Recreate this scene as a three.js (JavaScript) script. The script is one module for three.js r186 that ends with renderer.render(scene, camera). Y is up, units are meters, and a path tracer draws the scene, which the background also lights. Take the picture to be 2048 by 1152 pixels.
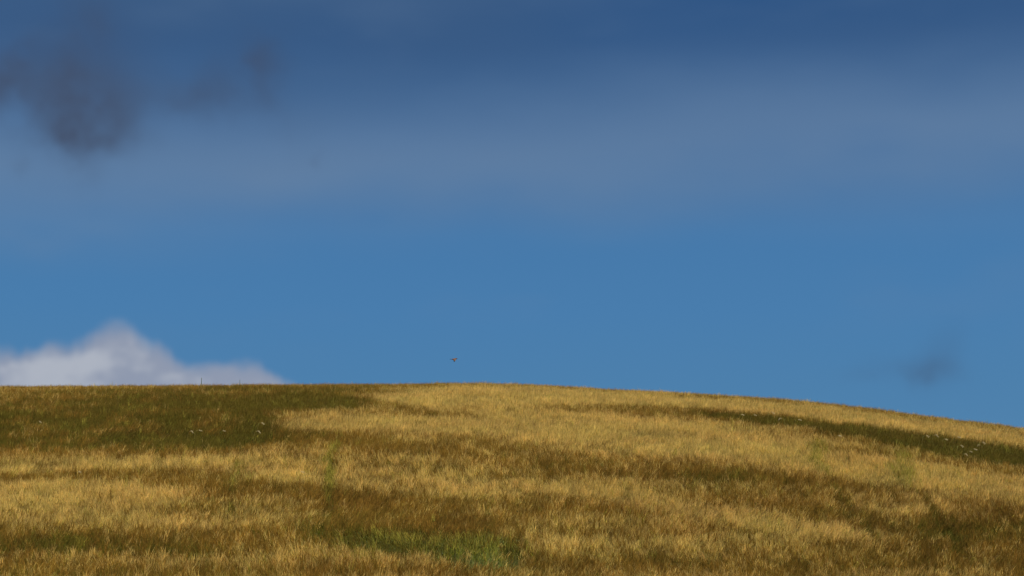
import * as THREE from 'three';
import { MarchingCubes } from 'three/addons/objects/MarchingCubes.js';
import { mergeGeometries } from 'three/addons/utils/BufferGeometryUtils.js';

// ---------------------------------------------------------------- camera, sky, sun, exposure
const scene = new THREE.Scene();
const camera = new THREE.PerspectiveCamera(18.33, 16 / 9, 0.5, 9000);
camera.position.set(0, 1.7, 0);
camera.lookAt(0, 1.7 + 0.2 * 100, -100);
const renderer = new THREE.WebGLRenderer({ antialias: true });
renderer.toneMapping = THREE.LinearToneMapping;
renderer.toneMappingExposure = 1.0;
renderer.shadowMap.enabled = true;

const sun = new THREE.DirectionalLight(0xfff0d8, 5.0);
const SUN = new THREE.Vector3(0.62, 0.86, 0.52).normalize();
sun.position.copy(SUN).multiplyScalar(150).add(new THREE.Vector3(0, 10, -85));
sun.target.position.set(0, 10, -85);
sun.castShadow = true;
sun.shadow.mapSize.set(4096, 4096);
Object.assign(sun.shadow.camera, { left: -60, right: 60, top: 60, bottom: -60, near: 1, far: 400 });
scene.add(sun, sun.target);

// ---------------------------------------------------------------- noise
function rng(seed) {
  let a = seed >>> 0;
  return () => { a = (a + 0x6d2b79f5) >>> 0; let t = Math.imul(a ^ (a >>> 15), 1 | a); t = (t + Math.imul(t ^ (t >>> 7), 61 | t)) ^ t; return ((t ^ (t >>> 14)) >>> 0) / 4294967296; };
}
function hash3(x, y, z) {
  let h = Math.imul(x, 374761393) ^ Math.imul(y, 668265263) ^ Math.imul(z, 1274126177);
  h = Math.imul(h ^ (h >>> 13), 1274126177);
  return ((h ^ (h >>> 16)) >>> 0) / 4294967296;
}
const fade = (t) => t * t * (3 - 2 * t), mix = (a, b, t) => a + (b - a) * t;
function noise3(x, y, z) {
  const xi = Math.floor(x), yi = Math.floor(y), zi = Math.floor(z), u = fade(x - xi), v = fade(y - yi), w = fade(z - zi);
  return mix(mix(mix(hash3(xi, yi, zi), hash3(xi + 1, yi, zi), u), mix(hash3(xi, yi + 1, zi), hash3(xi + 1, yi + 1, zi), u), v),
    mix(mix(hash3(xi, yi, zi + 1), hash3(xi + 1, yi, zi + 1), u), mix(hash3(xi, yi + 1, zi + 1), hash3(xi + 1, yi + 1, zi + 1), u), v), w);
}
function noise2(x, y, s = 0) {
  const xi = Math.floor(x), yi = Math.floor(y), u = fade(x - xi), v = fade(y - yi);
  return mix(mix(hash3(xi, yi, s), hash3(xi + 1, yi, s), u), mix(hash3(xi, yi + 1, s), hash3(xi + 1, yi + 1, s), u), v);
}
function fbm2(x, y, s = 0, n = 4) { let a = 0.5, t = 0, m = 0; for (let i = 0; i < n; i++) { t += a * noise2(x, y, s + i * 17); m += a; a *= 0.5; x = x * 2.03 + 3.1; y = y * 2.03 + 1.7; } return t / m; }
function fbm3(x, y, z, n = 4) { let a = 0.5, t = 0, m = 0; for (let i = 0; i < n; i++) { t += a * noise3(x, y, z); m += a; a *= 0.5; x = x * 2.03 + 3.1; y = y * 2.03 + 1.7; z = z * 2.03 + 9.2; } return t / m; }
const clamp = (x, a = 0, b = 1) => Math.min(b, Math.max(a, x));
const step = (a, b, x) => fade(clamp((x - a) / (b - a)));

// ---------------------------------------------------------------- sky: air, high veils, ragged scud and a bank of cumulus
const lin = (r, g, b) => [r, g, b].map((v) => { v /= 255; return v <= 0.04045 ? v / 12.92 : ((v + 0.055) / 1.055) ** 2.4; });
{
  const W = 4096, H = 2048, data = new Float32Array(W * H * 4);
  const AIR = [[0, lin(92, 138, 174)], [8, lin(77, 128, 172)], [10.5, lin(73, 125, 173)], [13, lin(70, 121, 170)], [16, lin(57, 104, 154)], [19, lin(43, 84, 133)], [24, lin(38, 76, 125)], [50, lin(34, 70, 122)], [90, lin(30, 64, 116)]];
  const CUMULUS = [[-16.19, 8.9], [-15.91, 9.0], [-15.59, 8.92], [-15.36, 9.07], [-14.79, 9.3], [-14.22, 9.24], [-13.75, 9.35], [-13.5, 9.52], [-13.25, 9.72], [-12.8, 9.8], [-12.25, 9.8], [-11.8, 9.6], [-11.42, 9.38], [-11.02, 9.04], [-10.76, 8.77], [-10.41, 8.67], [-9.92, 8.69], [-9.44, 8.85], [-9.05, 8.92], [-8.65, 8.82], [-8.14, 8.82], [-7.85, 8.66], [-7.59, 8.43], [-7.28, 8.21], [-6.83, 8.06], [-6, 7.2], [-4, 5], [0, 3], [18, 3]];
  const SCUD = [[-14.2, 17.0, 1.3, 1.05, 0.97], [-14.14, 18.67, 0.75, 0.83, 0.72], [-13.25, 16.64, 0.8, 0.59, 0.7], [-16.08, 18.2, 0.34, 0.37, 0.5], [-16.48, 17.28, 1, 0.68, 0.95], [-15.37, 16.72, 0.78, 0.43, 0.6], [-14.72, 16.15, 0.94, 0.37, 0.55], [-12.5, 16.16, 0.5, 0.66, 0.65], [-13.59, 15.6, 0.35, 0.88, 0.2], [-16.27, 14.81, 0.28, 0.34, 0.2], [-11.2, 16.85, 0.73, 0.39, 0.42], [-10.32, 17.21, 0.81, 0.35, 0.42], [-9.68, 17.56, 0.65, 0.62, 0.34], [-8.41, 18.56, 0.5, 0.47, 0.5], [-7.98, 17.95, 0.41, 0.7, 0.45], [-10.13, 16.44, 0.32, 0.39, 0.2], [-6.81, 15.62, 0.36, 0.26, 0.14], [-8.69, 16.98, 1.31, 0.47, 0.2], [13.43, 8.37, 0.55, 0.36, 0.34], [12.92, 8.34, 1, 0.33, 0.2], [13.77, 9.14, 0.5, 0.45, 0.15], [11.76, 8.27, 1.1, 0.25, 0.12]];
  const VEIL = lin(104, 131, 163), DUSK = lin(63, 93, 131), SMOKE = lin(66, 77, 100), WHITE = lin(176, 181, 192), GREY = lin(146, 154, 173);
  const along = (list, x) => { let k = 0; while (k < list.length - 2 && list[k + 1][0] < x) k++; const t = clamp((x - list[k][0]) / (list[k + 1][0] - list[k][0])); return [list[k][1], list[k + 1][1], t]; };
  const over = (c, d, a) => { for (let i = 0; i < 3; i++) c[i] = mix(c[i], d[i], a); };
  const rows = [];
  for (let j = 0; j < H; j++) {
    const el = (j + 0.5) / H * 180 - 90, e = el * Math.PI / 180;
    if (el < -0.2) { for (let i = 0; i < W; i++) data.set([...AIR[0][1], 1], (j * W + i) * 4); continue; }
    const [lo, hi, t] = along(AIR, el), air = [0, 1, 2].map((i) => mix(lo[i], hi[i], t)), ce = Math.cos(e);
    for (let i = 0; i < W; i++) {
      const a0 = ((i + 0.5) / W - 0.5) * 2 * Math.PI, dx = Math.cos(a0) * ce, dz = Math.sin(a0) * ce, dy = Math.sin(e);
      let az = Math.atan2(dx, -dz) * 180 / Math.PI;
      const c = air.slice();
      // high veils: long level streaks seen at a low angle, and larger sheets overhead
      const n1 = fbm3(dx * 3 + 7, dy * 8, dz * 3, 3), n2 = fbm3(dx * 8, dy * 22 + 5, dz * 8 + 3, 4);
      const edge = el + (n1 - 0.5) * 3.6 + (n2 - 0.5) * 2.4;
      const sheet = step(11.7, 16.1, edge) * (1 - 0.96 * step(15.4, 20, edge));
      over(c, VEIL, 0.8 * sheet * (0.82 + 0.3 * (n2 - 0.4)));
      const up = step(15, 22, edge) * step(0.26, 0.66, n1);
      over(c, DUSK, 0.85 * up);
      over(c, VEIL, 0.12 * step(0.5, 0.75, n2) * step(8, 11, el));
      // dark rags of low cloud
      let s = 0;
      if (Math.abs(az) < 24 && el > 5 && el < 24) {
        const w1 = fbm3(dx * 26, dy * 26, dz * 26, 4) - 0.5, w2 = fbm3(dx * 26 + 40, dy * 26 + 11, dz * 26, 4) - 0.5;
        const w3 = fbm3(dx * 75, dy * 75 + 5, dz * 75, 3) - 0.5, x = az + w1 * 2.3 + w3 * 0.7, y = el + w2 * 2.0 + w3 * 0.6;
        let m = 0;
        for (const [cx, cy, rx, ry, g] of SCUD) { const q = ((x - cx) / rx) ** 2 + ((y - cy) / ry) ** 2; if (q < 9) m = 1 - (1 - m) * (1 - g * Math.exp(-q * 0.62)); }
        s = clamp(m * (0.86 + 0.9 * (w1 + w2) + 0.7 * w3));
      }
      if (Math.abs(az) > 19 && el > 7 && el < 40) {
        const n = fbm3(dx * 7 + 30, dy * 14 + 9, dz * 7, 5);
        s = Math.max(s, 0.8 * step(0.6, 0.74, n) * step(19, 24, Math.abs(az)) * step(7, 10, el) * step(40, 30, el));
      }
      over(c, SMOKE, s * 0.86);
      // cumulus bank along the horizon
      if (el < 16) {
        const b1 = fbm3(dx * 34, dy * 34 + 4, dz * 34, 5) - 0.5, b2 = fbm3(dx * 70 + 9, dy * 70, dz * 70, 3) - 0.5;
        let top;
        if (az > -16.2 && az < 18) { const [p, q, u] = along(CUMULUS, az); top = mix(p, q, fade(u)); }
        else { const h = 4.5 + 8.5 * (fbm3(dx * 5 + 60, 3, dz * 5, 4) - 0.18); top = az < 0 ? mix(8.9, h, step(-16.2, -22, az)) : mix(3, h, step(18, 24, az)); }
        const depth = top - 0.08 + b1 * 0.5 + b2 * 0.5 - el;
        const cover = step(-0.2 - 0.25 * step(0.48, 0.62, fbm3(dx * 12 + 4, dy * 12, dz * 12, 2)), 0.24, depth);
        if (cover > 0) {
          const b3 = 0.55 * fbm3(dx * 30 + 3, dy * 48 + 1, dz * 30, 4) + 0.45 * fbm3(dx * 75 + 1, dy * 90, dz * 75, 3);
          const bright = 0.13 * Math.exp(-(((az + 14) / 1.7) ** 2) - ((el - 8.62) / 0.36) ** 2);
          const lit = step(0.4, 0.66, b3 + bright + 0.1 * step(0.1, 0.5, depth) - 0.13);
          const cc = GREY.slice(); over(cc, WHITE, lit); over(cc, air, 0.04 + 0.2 * step(0.5, 0.0, depth));
          over(c, cc, cover * 0.97);
        }
      }
      const k = (j * W + i) * 4; data[k] = c[0]; data[k + 1] = c[1]; data[k + 2] = c[2]; data[k + 3] = 1;
    }
  }
  const sky = new THREE.DataTexture(data, W, H, THREE.RGBAFormat, THREE.FloatType);
  sky.mapping = THREE.EquirectangularReflectionMapping;
  sky.colorSpace = THREE.LinearSRGBColorSpace;
  sky.magFilter = sky.minFilter = THREE.LinearFilter;
  sky.needsUpdate = true;
  scene.background = sky;
  scene.environment = sky;
}

// ---------------------------------------------------------------- the hill
const SLOPE = new Float64Array(2801), RISE = new Float64Array(2801);
for (let i = 0; i < 2801; i++) {
  const s = i * 0.25;
  SLOPE[i] = s < 40 ? 0 : s < 61 ? 0.3618 * (s - 40) / 21 : s < 240 ? Math.max(-0.17, 0.3618 - (s - 61) * 0.00408) : -0.17 * Math.max(0, 1 - (s - 240) / 80);
  if (i) RISE[i] = RISE[i - 1] + (SLOPE[i] + SLOPE[i - 1]) / 2 * 0.25;
}
const LX = [-90, -60, -34, -22, -13, -4.7, 0, 6, 13, 20, 26, 33.5, 45, 60, 90], LD = [2.6, 1.05, 0.30, 0.19, 0.07, 0, 0.06, 0.44, 0.84, 1.52, 2.40, 3.75, 6.5, 10.5, 18.5];
const LM = LX.map((x, k) => {
  if (k === 0) return (LD[1] - LD[0]) / (LX[1] - LX[0]);
  if (k === LX.length - 1) return (LD[k] - LD[k - 1]) / (LX[k] - LX[k - 1]);
  const a = x - LX[k - 1], b = LX[k + 1] - x;
  return (a * a * LD[k + 1] + (b * b - a * a) * LD[k] - b * b * LD[k - 1]) / (a * b * (a + b));
});
function shoulder(x) {   // how far the ridge has dropped sideways
  x = clamp(x, -90, 90 - 1e-6);
  let k = 0; while (k < LX.length - 2 && LX[k + 1] <= x) k++;
  const w = LX[k + 1] - LX[k], t = (x - LX[k]) / w;
  return (2 * t ** 3 - 3 * t * t + 1) * LD[k] + (t ** 3 - 2 * t * t + t) * w * LM[k] + (-2 * t ** 3 + 3 * t * t) * LD[k + 1] + (t ** 3 - t * t) * w * LM[k + 1];
}
function ground(x, z) {
  const s = clamp(-z, 0, 699.9), i = Math.floor(s * 4), f = s * 4 - i;
  const far = clamp((Math.hypot(x, z + 90) - 260) / 400);
  let y = mix(RISE[i], RISE[Math.min(i + 1, 2800)], f) - shoulder(x) * clamp((s - 40) / 78, 0, 1.25);
  y += (fbm2(x / 9, z / 4.5, 5, 3) - 0.5) * 0.2 * step(44, 60, s);
  return y * (1 - fade(far));
}
function soilTexture() {
  const N = 512, px = new Uint8Array(N * N * 4);
  const wrap = (x, y, s, p) => { const u = x / N, v = y / N; return mix(mix(fbm2(u * p, v * p, s), fbm2((u - 1) * p, v * p, s), u), mix(fbm2(u * p, (v - 1) * p, s), fbm2((u - 1) * p, (v - 1) * p, s), u), v); };
  for (let y = 0; y < N; y++) for (let x = 0; x < N; x++) {
    const n = wrap(x, y, 3, 24), m = wrap(x, y, 9, 5), k = (y * N + x) * 4, straw = step(0.5, 0.62, wrap(x, y, 21, 60));
    const c = [mix(58, 92, n) + 44 * straw, mix(44, 76, n) + 34 * straw, mix(22, 30, n) + 12 * straw], green = step(0.45, 0.62, m);
    px[k] = mix(c[0], 62, green * 0.5); px[k + 1] = mix(c[1], 74, green * 0.5); px[k + 2] = mix(c[2], 22, green * 0.5); px[k + 3] = 255;
  }
  const t = new THREE.DataTexture(px, N, N, THREE.RGBAFormat, THREE.UnsignedByteType);
  t.wrapS = t.wrapT = THREE.RepeatWrapping; t.magFilter = THREE.LinearFilter; t.colorSpace = THREE.SRGBColorSpace; t.needsUpdate = true;
  return t;
}
{
  const cut = (list) => { const out = []; for (const [a, b, d] of list) for (let v = a; v < b - 1e-6; v += d) out.push(v); out.push(list[list.length - 1][1]); return out; };
  const xs = cut([[-4000, -400, 300], [-400, -60, 20], [-60, 60, 0.75], [60, 400, 20], [400, 4000, 300]]);
  const zs = cut([[-5000, -700, 430], [-700, -240, 20], [-240, -135, 3], [-135, -40, 0.75], [-40, 0, 4], [0, 400, 50], [400, 4000, 400]]);
  const pos = [], uv = [], idx = [];
  for (const z of zs) for (const x of xs) { pos.push(x, ground(x, z), z); uv.push(x / 3, z / 3); }
  for (let j = 0; j < zs.length - 1; j++) for (let i = 0; i < xs.length - 1; i++) { const a = j * xs.length + i, b = a + xs.length; idx.push(a, b, a + 1, b, b + 1, a + 1); }
  const g = new THREE.BufferGeometry();
  g.setAttribute('position', new THREE.Float32BufferAttribute(pos, 3)); g.setAttribute('uv', new THREE.Float32BufferAttribute(uv, 2)); g.setIndex(idx); g.computeVertexNormals();
  const hill = new THREE.Mesh(g, new THREE.MeshStandardMaterial({ map: soilTexture(), roughness: 1 }));
  hill.name = 'hill'; hill.receiveShadow = hill.castShadow = true;
  hill.userData = { kind: 'structure', label: 'broad rounded hill of earth under the barley field', category: 'hill' };
  scene.add(hill);
}

// ---------------------------------------------------------------- how ripe the crop is, where: strips of the field in metres
// kind, way the strip runs, share, then [x, z, half width] along it
const STRIPS = [
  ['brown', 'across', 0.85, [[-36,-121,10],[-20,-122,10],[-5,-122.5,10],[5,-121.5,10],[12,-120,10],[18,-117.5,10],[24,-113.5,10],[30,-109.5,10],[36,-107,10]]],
  ['gold', 'across', 0.95, [[-10.9,-83.9,1.3],[-9.1,-84.3,2.5],[-7.2,-85.0,3.1],[-3.8,-83.6,2.6],[-1.5,-82.6,1.2]]],
  ['gold', 'across', 1, [[-7.5,-94.0,2.4],[-3.3,-97.1,7.1],[2.1,-99.2,8.5],[7.6,-100.1,7.5],[12.9,-97.0,5.0],[17.7,-94.3,5.4],[21.1,-92.2,5.2],[25.2,-88.7,4.8]]],
  ['gold', 'across', 1, [[-4.0,-86.3,2.2],[0.0,-85.5,6.0],[4.1,-84.4,6.4],[8.6,-82.4,5.9],[11.7,-79.9,5.0],[14.6,-77.8,5.1],[18.4,-75.6,4.8],[20.9,-73.7,4.7]]],
  ['gold', 'across', 0.85, [[-19.9,-69.9,3.1],[-16.8,-69.2,2.9],[-13.9,-69.1,2.4],[-12.4,-69.0,1.2]]],
  ['gold', 'across', 0.7, [[-21.5,-74.8,1.5],[-18.2,-74.5,1.3],[-14.5,-74.6,1.0]]],
  ['gold', 'across', 0.6, [[-15.8,-75.7,1.1],[-10.9,-74.3,1.8],[-8.2,-73.0,2.3],[-4.9,-71.9,2.3],[-1.5,-70.8,1.9],[0.3,-70.3,0.8]]],
  ['gold', 'across', 0.9, [[0.7,-71.0,0.9],[4.4,-69.1,1.5],[6.7,-67.7,1.5],[8.8,-66.7,1.6],[11.1,-65.0,1.1],[13.2,-64.6,0.6]]],
  ['gold', 'across', 0.35, [[-18.8,-65.8,0.7],[-15.0,-65.4,1.1],[-11.3,-65.0,1.2],[-8.4,-65.0,0.6]]],
  ['gold', 'across', 0.35, [[0.5,-62.6,0.8],[4.0,-63.1,1.2],[8.3,-63.0,1.0],[10.7,-62.6,0.8]]],
  ['gold', 'across', 0.3, [[-15.2,-60.8,0.4],[-12.2,-60.8,0.6],[-9.1,-60.6,0.5],[-6.5,-60.8,0.4]]],
  ['gold', 'across', 0.4, [[11.7,-68.0,0.8],[14.6,-67.8,1.1],[17.7,-68.6,0.8]]],
  ['gold', 'across', 0.25, [[-8.3,-62.8,0.6],[-6.6,-62.2,0.7],[-4.4,-60.6,0.5]]],
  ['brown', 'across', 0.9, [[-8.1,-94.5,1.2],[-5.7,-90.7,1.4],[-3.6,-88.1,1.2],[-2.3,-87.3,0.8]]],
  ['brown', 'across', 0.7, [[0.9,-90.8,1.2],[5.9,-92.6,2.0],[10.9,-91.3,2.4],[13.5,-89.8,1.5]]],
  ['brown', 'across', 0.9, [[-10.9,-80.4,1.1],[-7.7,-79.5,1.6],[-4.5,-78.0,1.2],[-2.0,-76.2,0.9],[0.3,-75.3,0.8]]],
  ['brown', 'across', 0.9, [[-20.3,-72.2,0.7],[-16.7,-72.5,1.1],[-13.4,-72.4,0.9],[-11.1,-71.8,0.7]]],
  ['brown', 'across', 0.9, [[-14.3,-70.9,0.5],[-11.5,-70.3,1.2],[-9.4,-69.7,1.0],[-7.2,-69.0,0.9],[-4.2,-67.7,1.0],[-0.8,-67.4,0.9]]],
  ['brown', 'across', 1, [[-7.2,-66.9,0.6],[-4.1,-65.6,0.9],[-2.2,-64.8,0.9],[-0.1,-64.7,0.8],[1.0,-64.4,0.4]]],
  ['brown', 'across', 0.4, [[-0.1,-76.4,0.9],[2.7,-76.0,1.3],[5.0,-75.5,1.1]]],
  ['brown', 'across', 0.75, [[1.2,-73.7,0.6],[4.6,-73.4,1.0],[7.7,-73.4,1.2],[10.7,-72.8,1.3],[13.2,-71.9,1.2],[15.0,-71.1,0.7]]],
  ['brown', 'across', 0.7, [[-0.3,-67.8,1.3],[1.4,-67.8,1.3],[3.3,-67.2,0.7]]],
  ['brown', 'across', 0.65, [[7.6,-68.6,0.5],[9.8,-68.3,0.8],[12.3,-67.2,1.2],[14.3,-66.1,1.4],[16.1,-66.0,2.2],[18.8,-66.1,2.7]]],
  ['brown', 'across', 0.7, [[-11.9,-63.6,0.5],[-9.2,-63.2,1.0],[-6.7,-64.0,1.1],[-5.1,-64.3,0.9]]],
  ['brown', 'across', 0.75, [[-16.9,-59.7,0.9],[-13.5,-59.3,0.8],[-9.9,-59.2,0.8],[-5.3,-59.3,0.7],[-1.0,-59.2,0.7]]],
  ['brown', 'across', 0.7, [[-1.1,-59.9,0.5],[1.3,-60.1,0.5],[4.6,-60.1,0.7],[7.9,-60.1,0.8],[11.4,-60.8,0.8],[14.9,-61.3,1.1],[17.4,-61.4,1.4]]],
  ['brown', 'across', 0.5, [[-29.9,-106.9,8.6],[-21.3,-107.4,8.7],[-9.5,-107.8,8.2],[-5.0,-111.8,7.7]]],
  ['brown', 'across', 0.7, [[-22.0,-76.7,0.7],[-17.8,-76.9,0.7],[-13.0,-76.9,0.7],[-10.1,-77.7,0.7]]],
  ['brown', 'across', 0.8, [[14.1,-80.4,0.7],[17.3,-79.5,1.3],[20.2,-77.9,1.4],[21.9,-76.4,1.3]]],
  ['green', 'across', 0.85, [[-26.0,-91.4,6.5],[-21.0,-91.4,6.0],[-15.6,-90.2,6.5],[-12.2,-86.8,4.5],[-10.4,-83.6,1.6]]],
  ['green', 'across', 0.95, [[-22.9,-79.8,1.9],[-19.2,-79.5,2.1],[-15.7,-79.3,2.1],[-12.1,-79.4,1.8],[-9.6,-80.3,1.4]]],
  ['green', 'across', 0.85, [[-24.3,-84.6,3.8],[-19.4,-84.0,3.7],[-14.5,-82.7,3.1],[-11.1,-81.9,2.1]]],
  ['green', 'across', 1, [[-18.3,-95.4,4.0],[-13.3,-94.8,5.6],[-10.1,-93.6,4.6],[-7.4,-92.3,2.1]]],
  ['green', 'across', 0.7, [[-28.5,-99.6,4.6],[-23.3,-102.2,6.9],[-16.3,-104.3,8.4],[-9.3,-103.7,6.5],[-7.4,-107.5,8.1]]],
  ['green', 'across', 1, [[9.2,-91.6,1.3],[12.5,-90.0,2.5],[15.1,-87.7,3.2],[17.7,-85.9,3.6],[20.0,-83.9,3.9],[23.2,-81.5,4.0]]],
  ['green', 'across', 0.99, [[-6.2,-63.1,0.7],[-4.3,-63.3,1.5],[-2.5,-62.7,1.6],[-0.8,-62.7,1.6],[0.4,-62.3,0.7]]],
  ['bluegreen', 'across', 0.5, [[-5.7,-63.3,0.5],[-4.3,-63.1,1.0],[-2.5,-62.4,1.5],[-0.8,-62.6,1.5],[0.5,-62.7,0.6]]],
  ['bluegreen', 'across', 0.9, [[-3.5,-61.2,0.4],[-2.3,-60.8,0.9],[-1.1,-60.9,1.0],[0.3,-61.4,0.6]]],
  ['weed', 'across', 0.28, [[-5.9,-63.1,0.5],[-4.3,-63.1,0.8],[-2.5,-62.3,1.4],[-0.8,-62.3,1.4],[0.5,-62.6,0.5]]],
  ['green', 'across', 0.95, [[-17.9,-62.9,0.8],[-16.1,-62.6,0.9],[-13.9,-62.2,0.9],[-11.9,-61.8,0.6],[-10.0,-61.4,0.5]]],
  ['green', 'across', 0.5, [[3.6,-73.2,0.6],[6.0,-72.8,0.9],[8.5,-73.0,0.9],[11.0,-73.1,0.7]]],
  ['green', 'across', 0.55, [[14.6,-66.1,0.7],[16.0,-65.7,1.7],[18.6,-65.3,1.7]]],
  ['green', 'across', 0.4, [[-16.8,-59.3,0.6],[-13.5,-59.0,0.5],[-10.2,-59.1,0.3]]],
  ['green', 'across', 0.4, [[-8.3,-64.3,0.6],[-6.2,-64.3,1.3],[-4.7,-63.9,0.6]]],
  ['green', 'across', 0.5, [[0.3,-76.4,0.5],[1.4,-73.9,0.5],[2.6,-73.6,0.5]]],
  ['green', 'down', 0.9, [[-7.8,-77.7,0.2],[-7.5,-73.6,0.14],[-7.3,-70.4,0.16],[-7.1,-67.7,0.11],[-6.9,-64.3,0.14],[-6.8,-61.9,0.17]]],
  ['green', 'down', 0.4, [[-11.8,-76.9,0.13],[-11.1,-71.8,0.14],[-10.7,-67.8,0.15],[-10.5,-64.3,0.11]]],
  ['green', 'down', 0.95, [[12.8,-71.9,0.16],[12.6,-68.1,0.27],[12.8,-65.9,0.22],[12.6,-63.9,0.14]]],
  ['green', 'down', 0.95, [[16.1,-70.6,0.16],[15.8,-67.7,0.3],[15.7,-64.9,0.33],[15.4,-62.0,0.28]]],
  ['weed', 'down', 0.9, [[14.1,-81.4,0.23],[13.3,-77.2,0.35],[13.0,-74.4,0.21]]],
  ['weed', 'down', 0.9, [[17.5,-79.5,0.27],[16.5,-75.0,0.46],[16.0,-72.4,0.28]]],
  ['weed', 'down', 0.9, [[-7.8,-77.4,0.19],[-7.5,-73.6,0.21],[-7.2,-70.1,0.16]]],
  ['weed', 'down', 0.6, [[-11.3,-73.7,0.17],[-11.1,-71.0,0.16]]],
  ['weed', 'down', 0.3, [[-4.9,-62.2,0.35],[-5.0,-60.8,0.41]]],
];
function share(strip, x, z, ox, oz) {
  const [, way, amount, pts] = strip, p = way === 'across' ? x + ox : z + oz;
  const a = way === 'across' ? 0 : 1, b = 1 - a, n = pts.length - 1, up = pts[n][a] > pts[0][a];
  const P = (k) => (up ? pts[k] : pts[n - k]), first = P(0)[a], last = P(n)[a];
  const soft = way === 'across' ? 1.2 : 0.8;
  if (p < first - soft || p > last + soft) return 0;
  let k = 0; while (k < n - 1 && P(k + 1)[a] < p) k++;
  const t = clamp((p - P(k)[a]) / (P(k + 1)[a] - P(k)[a])), c = mix(P(k)[b], P(k + 1)[b], t), r = mix(P(k)[2], P(k + 1)[2], t);
  const q = way === 'across' ? z + oz * Math.min(1, r / 1.6) : x + ox * Math.min(1, r / 1.6);
  const edge = Math.abs(first) > 17 || Math.abs(last) > 17;
  const ends = (edge && first < -17 ? 1 : step(first - soft, first + soft, p)) * (edge && last > 17 ? 1 : step(last + soft, last - soft, p));
  return amount * ends * step(1.35, 0.65, Math.abs(q - c) / r);
}
function crop(x, z) {
  const wx = x + (fbm2(x / 2.2, z / 3, 31) - 0.5) * 2.6, wz = z + (fbm2(x / 2.5, z / 2, 57) - 0.5) * 1.7;
  let gold = 0.2 + 0.36 * step(0.42, 0.62, fbm2(x / 5, z / 1.6, 71)), green = 0.06 + 0.2 * step(0.52, 0.68, fbm2(x / 3, z / 1.8, 83)), blue = 0, weed = 0.008;
  const mottle = 0.72 + 0.4 * step(0.42, 0.6, fbm2(x / 1.5, z / 2.4, 87));
  for (const s of STRIPS) {
    const w = share(s, x, z, wx - x, wz - z);
    if (w <= 0) continue;
    if (s[0] === 'gold') { gold = mix(gold, 1, w); green *= 1 - 0.92 * w; }
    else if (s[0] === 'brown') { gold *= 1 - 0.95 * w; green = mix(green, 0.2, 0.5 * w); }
    else if (s[0] === 'green') { green = mix(green, s[2] >= 0.99 ? 1 : mottle, w); gold *= 1 - 0.8 * w; }
    else if (s[0] === 'bluegreen') blue = mix(blue, 1, w);
    else weed = mix(weed, 1, w * 0.5);
  }
  return { gold, green, blue, weed };
}

// ---------------------------------------------------------------- tufts of the crop
class Blades {   // collects bent ribbons and spindles with a colour of their own
  constructor() { this.p = []; this.c = []; this.i = []; }
  ribbon(points, widths, side, colors) {
    const base = this.p.length / 3;
    points.forEach((q, k) => {
      for (const s of [-1, 1]) { this.p.push(q.x + side.x * widths[k] * s, q.y + side.y * widths[k] * s, q.z + side.z * widths[k] * s); this.c.push(...colors[k]); }
      if (k) { const a = base + k * 2 - 2; this.i.push(a, a + 1, a + 2, a + 1, a + 3, a + 2); }
    });
  }
  geometry() {
    const g = new THREE.BufferGeometry();
    g.setAttribute('position', new THREE.Float32BufferAttribute(this.p, 3)); g.setAttribute('color', new THREE.Float32BufferAttribute(this.c, 3)); g.setIndex(this.i);
    g.computeVertexNormals();
    return g;
  }
}
const V = (x, y, z) => new THREE.Vector3(x, y, z);
// look: stems, height range, colours of leaf, straw, ear
const LOOKS = {
  gold: { n: 8, h: [0.64, 0.9], leaf: [0.38, 0.32, 0.035], straw: [0.645, 0.49, 0.12], ear: [0.66, 0.495, 0.15], ears: 1, leaves: 0.5 },
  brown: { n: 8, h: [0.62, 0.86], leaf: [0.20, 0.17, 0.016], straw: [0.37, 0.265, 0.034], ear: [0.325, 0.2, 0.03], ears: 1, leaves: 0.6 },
  green: { n: 9, h: [0.58, 0.86], leaf: [0.105, 0.13, 0.008], straw: [0.15, 0.155, 0.012], ear: [0.17, 0.135, 0.016], ears: 0.5, leaves: 1.7 },
  blue: { n: 9, h: [0.55, 0.8], leaf: [0.21, 0.27, 0.085], straw: [0.2, 0.25, 0.06], ear: [0.22, 0.22, 0.07], ears: 0.2, leaves: 2 },
  weed: { n: 7, h: [0.72, 1.0], leaf: [0.24, 0.28, 0.025], straw: [0.28, 0.29, 0.035], ear: [0.4, 0.36, 0.06], ears: 0.6, leaves: 2.4 },
};
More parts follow.
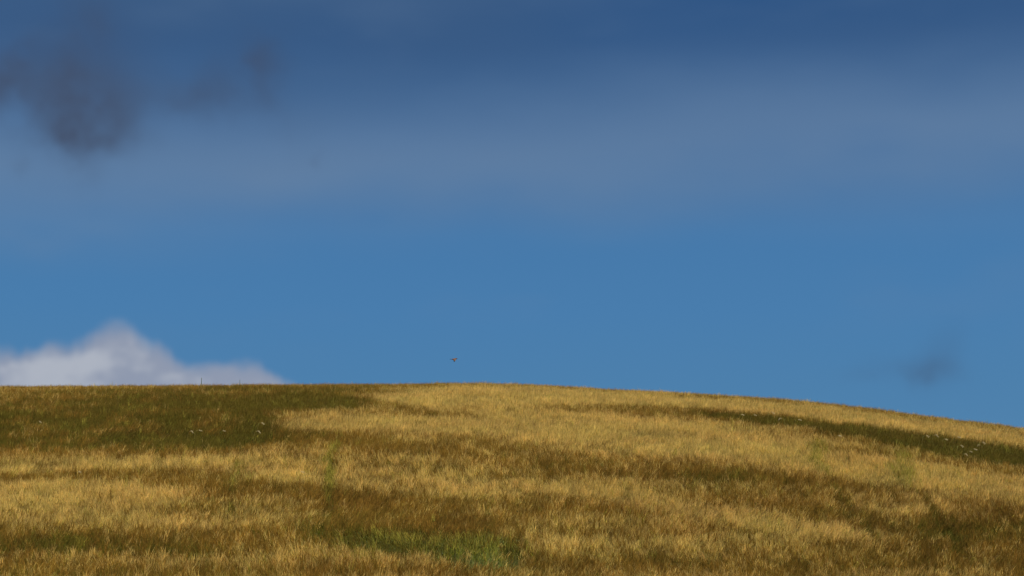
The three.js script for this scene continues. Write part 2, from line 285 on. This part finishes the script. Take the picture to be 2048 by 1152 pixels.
function tuft(look, seed) {
  const r = rng(seed), b = new Blades(), vary = (c, d) => { const k = 1 + (r() - 0.5) * d; return c.map((v, i) => v * k * (1 + (r() - 0.5) * 0.12 * (i === 2 ? 2 : 1))); };
  for (let s = 0; s < look.n; s++) {
    const a = r() * 6.283, d = 0.075 * Math.sqrt(r()), h = mix(look.h[0], look.h[1], r()), bow = 0.03 + 0.06 * r(), ba = r() * 6.283;
    const at = (t) => V(Math.cos(a) * d + Math.cos(ba) * bow * t * t, h * t * (1 - 0.1 * t * bow / 0.15), Math.sin(a) * d + Math.sin(ba) * bow * t * t);
    const fa = r() * 6.283, side = V(Math.cos(fa), 0, Math.sin(fa)), straw = vary(look.straw, 0.5), leaf = vary(look.leaf, 0.5), ear = vary(look.ear, 0.45);
    b.ribbon([at(0), at(0.45), at(0.8), at(1)], [0.004, 0.0035, 0.003, 0.0025], side, [leaf, straw, straw, straw]);
    let leaves = look.leaves; while (leaves > 0) {
      if (r() < leaves) {
        const t0 = 0.2 + 0.5 * r(), la = r() * 6.283, L = 0.18 + 0.16 * r(), o = at(t0), cx = Math.cos(la), cz = Math.sin(la), lc = vary(leaf, 0.3);
        b.ribbon([o, o.clone().add(V(cx * L * 0.35, L * 0.55, cz * L * 0.35)), o.clone().add(V(cx * L * 0.8, L * 0.62, cz * L * 0.8)), o.clone().add(V(cx * L * 1.1, L * 0.35, cz * L * 1.1))], [0.004, 0.009, 0.007, 0.001], V(-cz, 0, cx), [lc, lc, lc, lc]);
      }
      leaves -= 1;
    }
    if (r() < look.ears) {
      // ear: two crossed spindles that nod over, with a brush of awns
      const o = at(1), na = ba + (r() - 0.5) * 1.6, nod = 0.1 + 0.6 * r(), el = 0.09 + 0.03 * r(), dir = (t) => V(Math.cos(na) * Math.sin(nod * t), Math.cos(nod * t), Math.sin(na) * Math.sin(nod * t));
      const p1 = o.clone().addScaledVector(dir(0.4), el * 0.4), p2 = p1.clone().addScaledVector(dir(0.8), el * 0.6), tip = p2.clone().addScaledVector(dir(1.15), 0.1 + 0.05 * r());
      for (const s2 of [V(-Math.sin(na), 0, Math.cos(na)), V(Math.cos(na) * Math.cos(nod), -Math.sin(nod), Math.sin(na) * Math.cos(nod))]) b.ribbon([o, p1, p2], [0.003, 0.0075, 0.004], s2, [ear, ear, ear]);
      for (let k = -1; k <= 1; k++) {
        const sp = V(-Math.sin(na), 0, Math.cos(na)), q = tip.clone().addScaledVector(sp, k * 0.03).add(V(0, Math.abs(k) * 0.01, 0));
        b.ribbon([p1, p2.clone().lerp(q, 0.3), q], [0.002, 0.0028, 0.0008], k ? V(0, 1, 0) : sp, [ear, ear, ear]);
      }
    }
  }
  return b.geometry();
}
const plant = new THREE.MeshPhysicalMaterial({ vertexColors: true, roughness: 0.85, specularIntensity: 0.25, side: THREE.DoubleSide, transmission: 0.3, thickness: 0 });
{
  const VARIANTS = 4, lists = {}, r = rng(20240);
  for (const k in LOOKS) lists[k] = Array.from({ length: VARIANTS }, () => ({ m: [], c: [] }));
  const M = new THREE.Matrix4(), Q = new THREE.Quaternion(), Y = new THREE.Quaternion(), S = new THREE.Vector3(), P = new THREE.Vector3(), axis = new THREE.Vector3();
  const GAP = 0.113;
  for (let s = 55.5; s < 122; s += GAP) for (let x = -(s * 0.288 + 3); x < s * 0.288 + 3; x += GAP) {
    const px = x + (r() - 0.5) * GAP * 1.5, pz = -s + (r() - 0.5) * GAP * 1.5, thin = r(), pick = r(), v = Math.floor(r() * VARIANTS), ya = r() * 6.283, ja = r(), jb = r(), jc = r(), jd = r();
    if (thin > 1 - 0.3 * step(95, 112, s)) continue;
    const { gold, green, blue, weed } = crop(px, pz);
    const sx = px + pz * 0.12 * (fbm2(px / 9, pz / 9, 97) - 0.4);
    const clump = clamp(0.5 + 1.5 * (0.5 * noise2(sx * 10.5, pz * 0.95, 91) + 0.28 * noise2(sx * 4.5, pz * 0.8, 93) + 0.22 * jd - 0.5));
    const kind = pick < weed ? 'weed' : ja < blue ? 'blue' : jb < green + 0.5 * (clump - 0.5) * green ? 'green' : jc < gold + 0.5 * (clump - 0.5) ? 'gold' : 'brown';
    const wind = (fbm2(px / 7, pz / 3.5, 111) - 0.5) * 1.1 + 0.06 + (jd - 0.5) * 0.3, toward = (fbm2(px / 5, pz / 5, 119) - 0.5) * 0.5 + (jc - 0.5) * 0.25;
    axis.set(toward, 0, -wind); const lean = axis.length(); axis.normalize();
    Q.setFromAxisAngle(axis, lean).multiply(Y.setFromAxisAngle(V(0, 1, 0), ya));
    const k = 0.8 + 0.16 * ja + 0.26 * clump + 0.22 * (fbm2(px / 1.6, pz / 1.2, 131) - 0.5);
    M.compose(P.set(px, ground(px, pz) - 0.03, pz), Q, S.set(1, k, 1));
    const tone = 0.56 + 0.74 * clump + 0.16 * (jd - 0.5), warm = (noise2(px / 3, pz / 1.5, 141) - 0.5) * 0.1 + (jb - 0.5) * 0.1;
    lists[kind][v].m.push(...M.elements); lists[kind][v].c.push(tone * (1 + warm * 0.35), tone * (1 - warm * 0.6), tone * (1 - warm * 0.3));
  }
  const WORDS = {
    gold: ['ripe_barley', 'ripe golden barley with pale nodding ears on the sunlit slope'],
    brown: ['brown_barley', 'brown bearded barley in long dull bands across the hillside'],
    green: ['unripe_barley', 'dark green unripe barley in hollows and bands of the field'],
    blue: ['wild_grass', 'short blue green grass low in the foreground hollow'],
    weed: ['field_weeds', 'light green weeds growing up through the golden barley'],
  };
  for (const k in LOOKS) {
    const group = new THREE.Group(); group.name = WORDS[k][0]; group.userData = { kind: 'stuff', label: WORDS[k][1], category: k === 'blue' ? 'grass' : k === 'weed' ? 'weeds' : 'barley' };
    let total = 0;
    lists[k].forEach(({ m, c }, v) => {
      const n = m.length / 16; if (!n) return; total += n;
      const im = new THREE.InstancedMesh(tuft(LOOKS[k], 1000 + v * 77 + k.length * 13 + k.charCodeAt(0)), plant, n);
      im.instanceMatrix.array.set(m); im.instanceColor = new THREE.InstancedBufferAttribute(new Float32Array(c), 3);
      im.name = 'tufts'; im.userData = { kind: 'stuff' }; im.castShadow = im.receiveShadow = true; group.add(im);
    });
    console.log(k, total);
    scene.add(group);
  }
}

// ---------------------------------------------------------------- wild oats standing above the crop
const OAT = { stem: new THREE.MeshStandardMaterial({ color: new THREE.Color(0.42, 0.36, 0.11), roughness: 0.8 }), head: new THREE.MeshPhysicalMaterial({ color: new THREE.Color(0.76, 0.65, 0.36), roughness: 0.7, side: THREE.DoubleSide, transmission: 0.25, thickness: 0 }), leaf: new THREE.MeshStandardMaterial({ color: new THREE.Color(0.16, 0.19, 0.03), roughness: 0.8, side: THREE.DoubleSide }), green: new THREE.MeshStandardMaterial({ color: new THREE.Color(0.07, 0.12, 0.02), roughness: 0.8 }) };
const names = {};
function numbered(name) { names[name] = (names[name] ?? -1) + 1; return names[name] ? name + '_' + String(names[name]).padStart(3, '0') : name; }
function part(name, geometry, material, parent) { const m = new THREE.Mesh(geometry, material); m.name = name; m.castShadow = m.receiveShadow = true; parent.add(m); return m; }
function leafBlade(o, angle, length) {
  const b = new Blades(), cx = Math.cos(angle), cz = Math.sin(angle), c = [1, 1, 1], L = length;
  b.ribbon([o, V(o.x + cx * L * 0.35, o.y + L * 0.5, o.z + cz * L * 0.35), V(o.x + cx * L * 0.8, o.y + L * 0.55, o.z + cz * L * 0.8), V(o.x + cx * L * 1.1, o.y + L * 0.25, o.z + cz * L * 1.1)], [0.004, 0.009, 0.007, 0.001], V(-cz, 0, cx), [c, c, c, c]);
  return b.geometry();
}
function wildOat(seed) {
  const r = rng(seed), g = new THREE.Group(), h = 1.0 + 0.06 * r(), reach = 0.2 + 0.08 * r(), droop = 0.04 + 0.07 * r();
  const curve = new THREE.CatmullRomCurve3([V(0, -0.03, 0), V(0.01, h * 0.4, 0), V(0.03, h * 0.8, 0.01), V(0.08, h, 0.01), V(0.08 + reach * 0.55, h + 0.075, 0.02), V(0.08 + reach, h + 0.075 - droop, 0.03)]);
  part('stem', new THREE.TubeGeometry(curve, 28, 0.0026, 5), OAT.stem, g);
  for (let k = 0; k < 2; k++) part('leaf', leafBlade(curve.getPoint(0.3 + 0.2 * k), r() * 6.28, 0.24), OAT.leaf, g);
  const bits = [], spike = new THREE.SphereGeometry(1, 7, 6); spike.scale(0.006, 0.017, 0.0045);
  for (let k = 0; k < 22; k++) {
    const p = curve.getPoint(0.76 + 0.24 * (k + r()) / 22), a = r() * 6.28, out = 0.012 + 0.025 * r(), q = V(p.x + Math.cos(a) * out + 0.012, p.y - 0.012 - 0.03 * r(), p.z + Math.sin(a) * out);
    const s = spike.clone();  s.rotateZ((r() - 0.3) * 0.9); s.translate(q.x, q.y, q.z); bits.push(s);
    const twig = new THREE.CylinderGeometry(0.0007, 0.0007, p.distanceTo(q), 4); twig.rotateX(Math.PI / 2); twig.lookAt(q.clone().sub(p)); const mid = p.clone().lerp(q, 0.5); twig.translate(mid.x, mid.y, mid.z); bits.push(twig);
  }
  part('panicle', mergeGeometries(bits), OAT.head, g);
  return g;
}
const OATS = [
  [-22.7, -84.6, 'pale wild oat nearest the left edge in the dark green barley'],
  [-14.7, -80.5, 'pale wild oat, left one of a close pair in the left green patch'],
  [-14.5, -81.1, 'pale wild oat, right one of a close pair in the left green patch'],
  [-13.4, -81.3, 'pale arched wild oat between the close pair and the green patch corner'],
  [-11.9, -82.9, 'upper pale wild oat at the right end of the left green patch'],
  [-11.7, -80.4, 'lower pale wild oat at the right end of the left green patch'],
  [11.3, -89.2, 'first pale wild oat at the thin left end of the right green band'],
  [12.0, -89.7, 'second pale wild oat from the thin end of the right green band'],
  [12.9, -89.8, 'third pale wild oat from the thin end of the right green band'],
  [13.5, -87.8, 'fourth pale wild oat from the thin end of the right green band'],
  [13.8, -87.1, 'fifth pale wild oat from the thin end of the right green band'],
  [14.8, -82.0, 'lone wild oat in golden barley just below the right green band'],
  [19.2, -83.5, 'leftmost of the wild oats clustered in the wide right green band'],
  [19.8, -84.1, 'second from left of the wild oats clustered in the wide green band'],
  [20.0, -83.0, 'third from left of the wild oats clustered in the wide green band'],
  [20.7, -83.7, 'fourth from left of the wild oats clustered in the wide green band'],
  [20.3, -81.4, 'fifth from left of the wild oats clustered in the wide green band'],
  [19.9, -79.1, 'lowest wild oat of the cluster, at the foot of the right green band'],
  [20.4, -80.2, 'left one of two wild oats side by side low in the green band'],
  [20.5, -80.1, 'right one of two wild oats side by side low in the green band'],
  [21.7, -82.9, 'second from right of the wild oats clustered in the wide green band'],
  [22.1, -83.6, 'rightmost of the wild oats clustered in the wide right green band'],
  [-8.7, -71.7, 'wild oat arched over golden barley in the middle left of the slope'],
  [-17.7, -72.3, 'wild oat over the brown band in the lower left of the slope'],
];
{
  const kinds = [wildOat(11), wildOat(23), wildOat(37), wildOat(53)], r = rng(404);
  OATS.forEach(([x, z, label], i) => {
    const o = kinds[i % 4].clone(); o.name = numbered('wild_oat'); o.position.set(x, ground(x, z), z); o.rotation.y = (r() - 0.5) * 1.1 + (r() < 0.25 ? 2.6 : 0); o.scale.setScalar(0.95 + 0.22 * r());
    o.userData = { label, category: 'wild oat', group: 'pale wild oats above the barley' }; scene.add(o);
  });
}
// tall green weed stalks that break the skyline
for (const [x, z, h, label] of [[-19.4, -110.5, 1.5, 'taller green weed stalk on the skyline under the white cloud'], [-17.0, -110.5, 1.36, 'thin dark weed stalk on the skyline right of the taller stalk']]) {
  const g = new THREE.Group(), r = rng(Math.round(h * 100)); g.name = numbered('weed_stalk'); g.position.set(x, ground(x, z), z); g.userData = { label, category: 'weed', group: 'weed stalks on the skyline' };
  part('stem', new THREE.TubeGeometry(new THREE.CatmullRomCurve3([V(0, -0.03, 0), V(0.01, h * 0.5, 0), V(-0.01, h, 0)]), 12, 0.007, 6), OAT.green, g);
  for (let k = 0; k < 4; k++) part('leaf', leafBlade(V(0, h * (0.3 + 0.12 * k), 0), k * 2.2, 0.22), OAT.leaf, g);
  const bits = [], fat = h > 1.4 ? 1 : 0.6;
  for (let k = 0; k < 26; k++) { const s = new THREE.SphereGeometry(1, 6, 5), t = k / 26, a = k * 2.4; s.scale(0.014 * fat, 0.018, 0.014 * fat); s.translate(Math.cos(a) * 0.016 * fat * (1.1 - t), h * (0.74 + 0.27 * t), Math.sin(a) * 0.016 * fat * (1.1 - t)); bits.push(s); }
  part('seed_head', mergeGeometries(bits), OAT.green, g);
  scene.add(g);
}

// ---------------------------------------------------------------- the bird: wings at the bottom of their stroke
{
  const N = 88, HALF = 0.14, mc = new MarchingCubes(N, new THREE.MeshStandardMaterial(), false, false, 60000);
  mc.isolation = 0;
  const smin = (a, b, k) => { const h = clamp(0.5 + 0.5 * (b - a) / k); return mix(b, a, h) - k * h * (1 - h); };
  const bone = (p, a, b, ra, rb, flat = 1) => { const ab = b.clone().sub(a), t = clamp(p.clone().sub(a).dot(ab) / ab.lengthSq()), q = p.clone().sub(a.clone().addScaledVector(ab, t)); q.z *= flat; return q.length() - mix(ra, rb, t); };
  const wing = (p, sz) => {   // a thin blade, wide at the shoulder and pointed at the tip
    const joints = [V(0.012, 0.006, 0.012 * sz), V(0.022, -0.022, 0.055 * sz), V(0.014, -0.066, 0.105 * sz)], chord = [0.036, 0.031, 0.008];
    let best = 1;
    for (let k = 0; k < 2; k++) {
      const a = joints[k], b = joints[k + 1], ab = b.clone().sub(a); ab.x = 0;
      const rel = p.clone().sub(a), t = clamp((rel.y * ab.y + rel.z * ab.z) / (ab.y * ab.y + ab.z * ab.z));
      const q = V(p.x - mix(a.x, b.x, t) + 0.006, rel.y - ab.y * t, rel.z - ab.z * t), c = mix(chord[k], chord[k + 1], t), th = 0.0045;
      best = Math.min(best, (Math.hypot(q.x / c, Math.hypot(q.y, q.z) / th) - 1) * th);
    }
    return best;
  };
  for (let k = 0; k < N; k++) for (let j = 0; j < N; j++) for (let i = 0; i < N; i++) {
    const p = V((i / N * 2 - 1) * HALF, (j / N * 2 - 1) * HALF, (k / N * 2 - 1) * HALF);
    let d = bone(p, V(-0.035, -0.002, 0), V(0.04, 0.002, 0), 0.016, 0.021);
    d = smin(d, bone(p, V(0.06, 0.01, 0), V(0.068, 0.012, 0), 0.0155, 0.0135), 0.014);
    d = smin(d, bone(p, V(0.074, 0.011, 0), V(0.098, 0.008, 0), 0.006, 0.0022), 0.005);
    d = smin(d, bone(p, V(-0.04, 0, 0), V(-0.112, 0.001, 0), 0.0075, 0.0052, 0.42), 0.01);
    d = smin(d, Math.min(wing(p, 1), wing(p, -1)), 0.006);
    mc.field[i + j * N + k * N * N] = -d;
  }
  mc.update();
  const n = mc.count, pos = new Float32Array(n * 3), nor = new Float32Array(n * 3), col = new Float32Array(n * 3);
  for (let i = 0; i < n; i++) {
    const x = mc.positionArray[i * 3] * HALF, y = mc.positionArray[i * 3 + 1] * HALF, z = mc.positionArray[i * 3 + 2] * HALF;
    pos.set([x, y, z], i * 3); nor.set([mc.normalArray[i * 3], mc.normalArray[i * 3 + 1], mc.normalArray[i * 3 + 2]], i * 3);
    const spread = Math.abs(z);
    let c = [0.15, 0.07, 0.03];
    if (x > 0.078) c = [0.05, 0.04, 0.03];
    else if (x > 0.05) c = Math.hypot(x - 0.07, y - 0.015) < 0.0035 ? [0.01, 0.01, 0.01] : [0.085, 0.06, 0.04];
    else if (x < -0.05) c = [0.06, 0.045, 0.035];
    else if (spread > 0.085) c = [0.07, 0.05, 0.035];
    else if (spread > 0.028) c = Math.sin(x * 900) > 0.5 ? [0.09, 0.045, 0.02] : [0.2, 0.085, 0.035];
    else if (y < -0.008) c = [0.26, 0.15, 0.08];
    col.set(c, i * 3);
  }
  const g = new THREE.BufferGeometry();
  g.setAttribute('position', new THREE.BufferAttribute(pos, 3)); g.setAttribute('normal', new THREE.BufferAttribute(nor, 3)); g.setAttribute('color', new THREE.BufferAttribute(col, 3));
  const bird = new THREE.Mesh(g, new THREE.MeshStandardMaterial({ vertexColors: true, roughness: 0.85 }));
  bird.name = 'bird'; bird.castShadow = bird.receiveShadow = true;
  bird.position.set(-1.75, 10.17, -53.3); bird.rotation.set(0.1, 0.1, 0.03); bird.scale.setScalar(1.12);
  bird.userData = { label: 'small brown bird in flight with lowered wings above the hilltop', category: 'bird' };
  scene.add(bird);
}

renderer.render(scene, camera);
